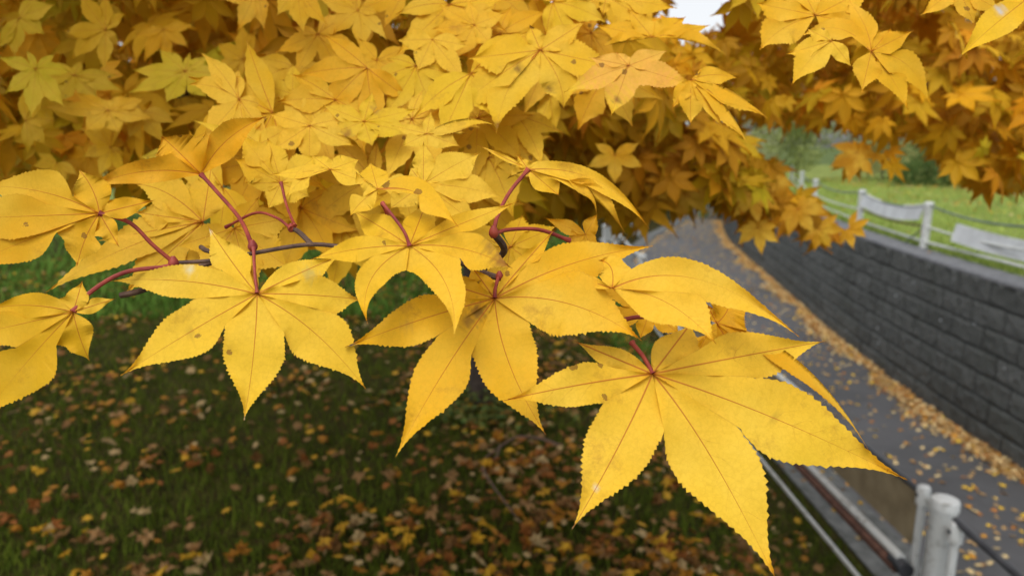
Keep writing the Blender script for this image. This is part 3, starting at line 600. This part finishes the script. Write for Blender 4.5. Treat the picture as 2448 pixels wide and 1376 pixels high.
for k in range(len(fence_pts)-1):
    (x0, y0), (x1, y1) = fence_pts[k], fence_pts[k+1]
    a = np.array([x0-.02, y0+.10, CZ-1.465+float(fdz(y0))]); b_ = np.array([x1-.02, y1-.10, CZ-1.465+float(fdz(y1))])
    top = sag(a, b_, .012, 20); MB().tube(top, .0150, 12).build('top_cable', MAT_DARK, NF)
    if k in (2, 3, 4, 5):
        for (f0, f1) in (((9, 13),) if k == 2 else ((1, 19),)): MB().tube(top[f0:f1], .0185, 12).build('cable_sleeve', MAT_WHITE, NF)
    if k == 2: MB().tube(top[15:19], .0182, 12).build('cable_sleeve', MAT_WHITE, NF)
    m0 = a-[.07, 0, .30]; m1 = b_-[.07, 0, .30]; mid = sag(m0, m1, .015, 16)
    MB().tube(mid, .021, 12).build('middle_rail', MAT_WHITE, NF); MB().tube([q+np.array([-.012, 0, -.046]) for q in mid], .026, 12).build('lower_pipe', MAT_RUST, NF)
    MB().tube(sag(a-[.07, 0, .60], b_-[.07, 0, .60], .005, 8), .0125, 10).build('bottom_rail', MAT_WHITE, NF)
    for e in (m0, m1): MB().tube([e+[0, -.05, -.03], e+[0, .05, -.03]], .034, 12).build('end_fitting', MAT_DARK, NF)
    if k in (2, 3, 5): strip(MAT_BOARDB if k < 4 else MAT_WHITE, [q-np.array([0, 0, .012]) for q in top[:20]], .245, NF)
MB().box((1.78, 2.55, FB+.30), (.16, .10, .012)).build('clamp_plate', MAT_WHITE, NF)
MB().tube([(1.855, 2.50, FB+.31), (1.88, 2.50, FB+.31)], .014, 10).build('teal_tape', MAT_TEAL, NF)

fp = [AY(2530, 690, 6.5), AY(2207, 600, 8.9), AY(2053, 540, 11.4), AY(1947, 470, 15), AY(1915, 450, 19.5), AY(1892, 425, 25)]
fp = [np.array([q[0], q[1], BANK]) for q in fp]
FF_ = root('guard_fence', fp[1], label='far white guard fence on top of the block wall with sagging cable and white boards', cat='fence')
for q in fp: post(FF_, q[0], q[1], BANK, CZ-.72, .052, False)
for k in range(len(fp)-1):
    a, b_ = fp[k], fp[k+1]; up = np.array([0, 0, CZ-.755-BANK])
    tops = sag(a+up, b_+up, .10, 20); MB().tube(tops, .013, 8).build('top_cable', MAT_CABLE, FF_)
    MB().tube(sag(a+[0, 0, .30], b_+[0, 0, .30], .04, 12), .014, 8).build('middle_cable', MAT_RUST if k == 1 else MAT_WHITE, FF_)
    MB().tube(sag(a+[0, 0, .10], b_+[0, 0, .10], .0, 2), .018, 8).build('bottom_rail', MAT_WHITE, FF_)
    if k == 1:
        strip(MAT_BOARD, tops[1:20], .19, FF_, lean=-.05)
        MB().tube(tops[1:7], .019, 8).build('cable_sleeve', MAT_WHITE, FF_); MB().tube(tops[13:19], .019, 8).build('cable_sleeve', MAT_WHITE, FF_)
        MB().tube([a+[0, .02, .30], a+[0, .45, .02]], .010, 8).build('brace', MAT_CABLE, FF_)
    if k == 0: 
        q0 = AY(2285, 560, 8.2); q1 = AY(2560, 620, 6.6); q0[2] = BANK+.42; q1[2] = BANK+.36
        o = strip(MAT_BOARD, sag(q0, q1, .03, 12), .21, FF_, lean=-.05)
    if k == 2: pass

# ---------------- grass blades, fallen leaves ----------------
def blades(pts, hgt, wid, cols, name, label, lean=.5):
    n = len(pts); d = rng.normal(size=(n, 2)); d /= np.linalg.norm(d, axis=1, keepdims=True); h = hgt*rng.uniform(.5, 1.3, n)
    side = np.stack([-d[:, 1], d[:, 0], np.zeros(n)], 1)*wid*.5; ln = rng.uniform(.1, lean, n)*h
    b0 = pts; m_ = pts+np.stack([d[:, 0]*ln*.4, d[:, 1]*ln*.4, h*.6], 1); tp_ = pts+np.stack([d[:, 0]*ln*1.6, d[:, 1]*ln*1.6, h], 1)
    W = np.stack([b0-side, b0+side, m_+side*.8, m_-side*.8, tp_+side*.15, tp_-side*.15], 1).reshape(-1, 3)
    base = np.arange(n)[:, None]*6; FF = np.stack([base+np.array([0, 1, 2, 3]), base+np.array([3, 2, 4, 5])], 1).reshape(-1, 4)
    o = mkobj(name, W, FF, MAT_BLADE, None, {'col': ('FLOAT_VECTOR', np.repeat(cols, 6, axis=0))}, smooth=False); return tag(o, label, 'grass', None, 'stuff')
def gcol(n, a, b): f = rng.random((n, 1)); return np.array(a)*(1-f)+np.array(b)*f
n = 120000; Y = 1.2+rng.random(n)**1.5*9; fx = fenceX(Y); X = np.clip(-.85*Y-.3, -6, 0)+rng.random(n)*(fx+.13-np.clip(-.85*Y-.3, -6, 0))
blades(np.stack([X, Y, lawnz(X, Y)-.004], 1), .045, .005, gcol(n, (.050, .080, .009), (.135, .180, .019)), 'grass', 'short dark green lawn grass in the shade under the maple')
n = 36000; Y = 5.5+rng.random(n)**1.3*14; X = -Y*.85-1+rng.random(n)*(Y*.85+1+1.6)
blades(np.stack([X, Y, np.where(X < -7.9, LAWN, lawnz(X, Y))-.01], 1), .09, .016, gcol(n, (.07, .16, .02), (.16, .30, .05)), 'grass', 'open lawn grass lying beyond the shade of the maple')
n = 75000; Y = 4.5+rng.random(n)**1.4*22; X = wallX(Y)+.42+rng.random(n)**1.5*13
zb = BANK+.05*np.sin(X*1.3+Y)*np.sin(Y*.7)*np.minimum(1, X-wallX(Y)-.3)+.018*np.maximum(0, X-wallX(Y)-2)
blades(np.stack([X, Y, zb-.01], 1), .12, .010, gcol(n, (.19, .29, .045), (.46, .55, .15)), 'grass', 'bright unmown grass on the bank behind the far fence', .9)
# fallen leaves: the largest-looking 300 one by one, the rest as one mass per surface
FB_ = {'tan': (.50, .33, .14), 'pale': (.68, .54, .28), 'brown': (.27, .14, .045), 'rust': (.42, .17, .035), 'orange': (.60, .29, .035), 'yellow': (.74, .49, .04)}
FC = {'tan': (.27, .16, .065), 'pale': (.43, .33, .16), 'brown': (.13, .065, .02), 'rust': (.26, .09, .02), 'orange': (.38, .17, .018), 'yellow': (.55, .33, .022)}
WORDS = {'tan': 'curled tan', 'pale': 'pale dried', 'brown': 'dark brown', 'rust': 'rust red', 'orange': 'dull orange', 'yellow': 'fresh yellow'}
keys = list(FC)
def ground_leaves(nclus, per, spread):
    out = []
    for _ in range(nclus):
        y = 1.25+rng.random()**1.35*7.5; fx = float(fenceX(y)); x = rng.uniform(-.8*y-.2, fx-.05)
        if rng.random() > (.3 if x < -.35*y else .5 if x < -.12*y else .72): continue
        for _ in range(rng.integers(1, per)):
            xx = x+rng.normal()*spread; yy = y+rng.normal()*spread
            if xx < fenceX(yy)-.03: out.append((xx, yy))
    return np.array(out)
L2 = ground_leaves(1900, 14, .12); nL = len(L2)
L3 = np.stack([L2[:, 0], L2[:, 1], lawnz(L2[:, 0], L2[:, 1])+rng.uniform(.025, .05, nL)], 1)
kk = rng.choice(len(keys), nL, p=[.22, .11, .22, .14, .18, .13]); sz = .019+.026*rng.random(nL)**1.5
px, py, pd = proj(L3); vis = (px > 0) & (px < 2448) & (py < 1390) & (py > 700)
score = np.where(vis, sz/pd, 0); order = np.argsort(-score); top300 = set(order[:300].tolist())
V, T, Fq = TM; V = V*np.array([1, 1.15]); r = np.linalg.norm(V, axis=1); sd_ = np.array([q[2] for q in T])
protos = {}
for key in keys:
    for vv in range(4):
        cu = rng.uniform(-.2, .7); a_, b_ = rng.uniform(.1, .5), rng.uniform(-.4, .4)
        z = -cu*r**2*.8+.22*sd_*(1 if vv else -1)+b_*V[:, 0]*V[:, 1]; th_ = V[:, 0]*rng.uniform(1.0, 2.4); xx_ = np.sin(th_)/2.0; z = z+a_+.9*(1-np.cos(th_))*.5+.08*np.sin(V[:, 1]*5+vv); z -= z.min()*.7
        co = np.stack([xx_*1.3, V[:, 1]*(1+.2*V[:, 0]), z], 1); me = bpy.data.meshes.new('fallen_leaf'); me.from_pydata(co.tolist(), [], [tuple(int(i) for i in q) for q in Fq])
        at_ = me.attributes.new('col', 'FLOAT_VECTOR', 'POINT'); at_.data.foreach_set('vector', np.tile(np.array(FC[key])*rng.uniform(.85, 1.15), len(V)).reshape(-1, 3)[:len(V)].ravel().astype(np.float32) if False else np.tile(np.array(FC[key], dtype=np.float32), len(V)))
        me.materials.append(MAT_FALL); protos[key, vv] = me
for i in order[:300]:
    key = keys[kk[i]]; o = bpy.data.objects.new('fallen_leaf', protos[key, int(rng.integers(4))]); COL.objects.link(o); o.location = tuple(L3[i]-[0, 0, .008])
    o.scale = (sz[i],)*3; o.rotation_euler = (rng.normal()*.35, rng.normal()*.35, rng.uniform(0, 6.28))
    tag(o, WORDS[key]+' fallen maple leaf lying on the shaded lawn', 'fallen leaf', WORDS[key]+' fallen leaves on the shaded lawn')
rest = np.array([i for i in range(nL) if i not in top300])
def flat(n, s=.35): return np.stack([rng.normal(0, s, n), rng.normal(0, s, n), np.ones(n)], 1), rng.normal(size=(n, 3))
nz, ax = flat(len(rest))
KC = np.array([FC[keys[k]] for k in kk])
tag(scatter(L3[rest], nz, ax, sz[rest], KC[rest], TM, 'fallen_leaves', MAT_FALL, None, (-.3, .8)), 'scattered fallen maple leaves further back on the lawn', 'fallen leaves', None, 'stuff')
# drift along the wall foot, scattered leaves on the path, bank and kerb
def onpath(n, f): 
    Y = 2.5+rng.random(n)**1.2*30; return Y, f(Y, n)
n = 11500; Y = 3.5+rng.random(n)**1.15*24; X = wallX(Y)-.05-np.abs(rng.normal(0, .17, n))*(.62+.26*np.sin(Y*1.9)+.18*np.sin(Y*5.3+1))
Zp = PATHZ+.012+.07*np.exp(-(wallX(Y)-X)/.14)*rng.random(n); nz, ax = flat(n, .45); kd = rng.choice(6, n, p=[.34, .30, .13, .13, .06, .04])
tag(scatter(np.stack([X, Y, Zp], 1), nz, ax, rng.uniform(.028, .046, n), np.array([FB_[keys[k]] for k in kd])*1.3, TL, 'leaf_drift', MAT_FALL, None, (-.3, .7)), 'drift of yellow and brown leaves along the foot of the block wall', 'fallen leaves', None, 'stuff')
n = 2400; Y = 3+rng.random(n)**1.3*30; lo = fenceX(Y)+.58; X = lo+(wallX(Y)-lo)*rng.random(n)**.75
n2 = 500; Y2 = 12+rng.random(n2)*18; X2 = fenceX(Y2)+.58+np.abs(rng.normal(0, .1, n2)); Y = np.concatenate([Y, Y2]); X = np.concatenate([X, X2]); n += n2
nz, ax = flat(n, .25); kd = rng.choice(6, n, p=[.28, .34, .04, .08, .1, .16])
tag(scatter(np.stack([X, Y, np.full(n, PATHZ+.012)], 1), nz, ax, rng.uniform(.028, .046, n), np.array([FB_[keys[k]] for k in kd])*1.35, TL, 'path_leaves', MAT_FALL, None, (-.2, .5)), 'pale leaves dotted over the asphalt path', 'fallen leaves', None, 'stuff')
n = 3200; Y = 5+rng.random(n)**.7*22; X = wallX(Y)+.2+rng.random(n)*9; zz = BANK+.07+.018*np.maximum(0, X-wallX(Y)-2); m_ = (X-wallX(Y) > 3.5) | (rng.random(n) < .22); X, Y, zz = X[m_], Y[m_], zz[m_]; n = len(X)
nz, ax = flat(n, .5); kd = rng.choice(6, n, p=[.2, .15, .0, .15, .28, .22])
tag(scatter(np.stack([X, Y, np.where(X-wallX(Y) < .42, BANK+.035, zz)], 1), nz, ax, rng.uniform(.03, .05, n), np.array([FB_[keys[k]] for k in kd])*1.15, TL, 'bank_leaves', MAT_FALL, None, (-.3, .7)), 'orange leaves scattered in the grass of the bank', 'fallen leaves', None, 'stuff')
n = 120; Y = 1.8+rng.random(n)*10; X = fenceX(Y)+.16+rng.random(n)*.3; nz, ax = flat(n, .25); kd = rng.choice(6, n)
tag(scatter(np.stack([X, Y, np.full(n, FB+.018)], 1), nz, ax, rng.uniform(.02, .035, n), np.array([FC[keys[k]] for k in kd]), TL, 'kerb_leaves', MAT_FALL, None, (-.2, .6)), 'a few leaves lying on the concrete kerb under the near fence', 'fallen leaves', None, 'stuff')
# bare vine on the lawn
vp = [(1340, 1064), (1290, 1056), (1235, 1049), (1185, 1068), (1158, 1088), (1155, 1120), (1170, 1158), (1205, 1200), (1240, 1232), (1266, 1258)]
vr = root('fallen_vine', GZ(1155, 1120, LAWN), label='bare grey vine looping over the lawn near the trunk', cat='vine')
MB().tube(smoothline([GZ(x, y, LAWN+.05)+np.array([0, 0, .02*math.sin(k*1.3)]) for k, (x, y) in enumerate(vp)], 50), [.006-.00006*k for k in range(51)], 8).build('stem', MAT_TWIG, vr)
MB().tube(smoothline([GZ(x, y, LAWN+.05) for x, y in [(1195, 1062), (1188, 1088), (1168, 1112)]], 12), .004, 8).build('side_stem', MAT_TWIG, vr)
# small weeds with broad leaves at the trunk foot
n = 260; X = tb[0]+rng.normal(0, .22, n); Y = tb[1]-.15+rng.normal(0, .16, n); nz, ax = flat(n, .6)
tag(scatter(np.stack([X, Y, lawnz(X, Y)+rng.uniform(.03, .12, n)], 1), nz, ax, rng.uniform(.02, .035, n), gcol(n, (.03, .10, .03), (.06, .18, .05)), TL, 'ground_weeds', MAT_FOL, None), 'broad leaved green weeds around the foot of the trunk', 'weeds', None, 'stuff')

# ---------------- shrubs and trees beyond ----------------
def crown(ctrs, rad, n, leaf, cA, cB, flatz=.8):
    k = rng.integers(0, len(ctrs), n); cc = np.array(ctrs)[k]; rr = np.array(rad)[k]
    d = rng.normal(size=(n, 3)); d /= np.linalg.norm(d, axis=1, keepdims=True); d[:, 2] *= flatz
    q = cc+d*(rr*(.55+.5*rng.random(n)))[:, None]; nn = d+rng.normal(0, .6, (n, 3)); nn /= np.linalg.norm(nn, axis=1, keepdims=True)
    a_ = np.cross(nn, rng.normal(size=(n, 3))); a_ /= np.linalg.norm(a_, axis=1, keepdims=True); b_ = np.cross(nn, a_); s_ = leaf*rng.uniform(.6, 1.3, n)[:, None]
    W = np.stack([q-a_*s_, q-b_*s_*.45, q+a_*s_, q+b_*s_*.45], 1).reshape(-1, 3); FF = (np.arange(n)[:, None]*4+np.arange(4)[None])
    clump = rng.random(len(ctrs))[k][:, None]*.6+rng.random((n, 1))*.4
    return W, FF, np.repeat(np.array(cA)*(1-clump)+np.array(cB)*clump, 4, axis=0)
def plant(name, cat, label, base, width, height, cA, cB, trunk, leaf, n, group=None, blobs=14):
    base = np.asarray(base, dtype=float); r0 = root(name, base, label=label, cat=cat, group=group); ctr = []; rad = []
    z0 = height*(.35 if trunk else .12)
    for _ in range(blobs):
        a = rng.uniform(0, 6.28); q = rng.random()**.5; zz = z0+(height-z0)*rng.random(); k = math.sqrt(max(.05, 1-((zz-z0)/(height-z0)-.4)**2*2))
        ctr.append(base+np.array([math.cos(a)*q*width*.4*k, math.sin(a)*q*width*.4*k, zz])); rad.append(width*rng.uniform(.13, .24))
    W, FF, Cc = crown(ctr, rad, n, leaf, cA, cB); mkobj('crown' if trunk else 'foliage', W, FF, MAT_SHRUB, r0, {'col': ('FLOAT_VECTOR', Cc)}, smooth=False)
    mb = MB()
    tr = height*.022 if trunk else height*.01
    mb.tube([base+[0, 0, -.3], base+[0, 0, height*.3], base+[.05*width, 0, height*.7]], [tr*1.5, tr, tr*.4], 8)
    for q in ctr[:8]: mb.tube([base+[0, 0, height*.25], (base+[0, 0, height*.3]+q)/2+[0, 0, .05*height], q], [tr*.7, tr*.4, tr*.12], 6)
    mb.build('trunk' if trunk else 'stem', MAT_BARK, r0)
BZ = BANK+.1
plant('shrub', 'shrub', 'light green shrub straight beyond the far fence end', (10.3, 25, BZ), 4.2, 2.3, (.15, .20, .05), (.44, .48, .18), False, .07, 5000, 'shrubs on the bank')
plant('shrub', 'shrub', 'yellow green arching shrub between the light and the dark shrub', (13.4, 25, BZ), 4.0, 2.8, (.27, .29, .09), (.54, .52, .24), False, .07, 5000, 'shrubs on the bank')
plant('shrub', 'shrub', 'dark green shrub behind the orange leaves above the fence', (13.5, 21.5, BZ), 3.4, 1.7, (.06, .10, .03), (.17, .25, .07), False, .06, 4000, 'shrubs on the bank')
plant('shrub', 'shrub', 'dark shrub at the right edge above the leafy grass', (17.5, 22.5, BZ), 4.6, 2.2, (.03, .05, .015), (.10, .14, .04), False, .06, 4000, 'shrubs on the bank')
plant('shrub', 'shrub', 'grey green feathery shrub left of the fence beside the path end', (13.0, 37, BZ), 7.5, 4.2, (.30, .32, .17), (.52, .52, .34), False, .09, 7000, 'shrubs on the bank')
plant('shrub', 'shrub', 'rounded green tuft at the far foot of the block wall', (8.6, 28.6, PATHZ), 1.7, 1.2, (.04, .10, .02), (.12, .24, .06), False, .05, 2500, 'shrubs on the bank')
plant('autumn_tree', 'tree', 'olive gold tree behind the white pole', (12.5, 52, BZ), 13, 6.5, (.30, .24, .06), (.50, .40, .14), True, .16, 9000, 'trees beyond the path')
plant('autumn_tree', 'tree', 'green tree beyond the shrubs at the right', (28, 46, BZ), 15, 10, (.07, .11, .02), (.20, .26, .06), True, .16, 9000, 'trees beyond the path')
plant('autumn_tree', 'tree', 'russet tree far behind the shrubs at centre right', (21, 60, BZ), 12, 10, (.22, .10, .03), (.40, .24, .10), True, .18, 8000, 'trees beyond the path')
plant('autumn_tree', 'tree', 'dark green tree behind the maple at the left', (-9, 22, LAWN), 9, 8, (.02, .05, .01), (.07, .14, .03), True, .12, 8000, 'trees beyond the lawn')
plant('autumn_tree', 'tree', 'orange red tree glimpsed at the far left', (-14.5, 20, LAWN), 6, 6, (.20, .07, .02), (.36, .18, .04), True, .12, 6000, 'trees beyond the lawn')
plant('autumn_tree', 'tree', 'green tree behind the centre of the maple crown', (-1, 28, LAWN), 10, 9, (.03, .06, .015), (.10, .17, .04), True, .12, 8000, 'trees beyond the lawn')
plant('autumn_tree', 'tree', 'yellow green tree left of the path end', (5.0, 40, LAWN), 8, 7, (.14, .12, .03), (.30, .24, .06), True, .13, 8000, 'trees beyond the lawn')
# twin-tube white pole beside the far path
pr = root('utility_pole', (8.85, 36, FB), label='slim white twin tube pole standing between the leaves', cat='pole')
for dx in (-.12, .12): MB().tube([(8.85+dx, 36, FB), (8.85+dx, 36, FB+8)], .075, 12).build('tube', MAT_WHITE, pr)
for z in (2, 4, 6): MB().box((8.85, 36, FB+z), (.3, .1, .06)).build('clamp', MAT_CABLE, pr)
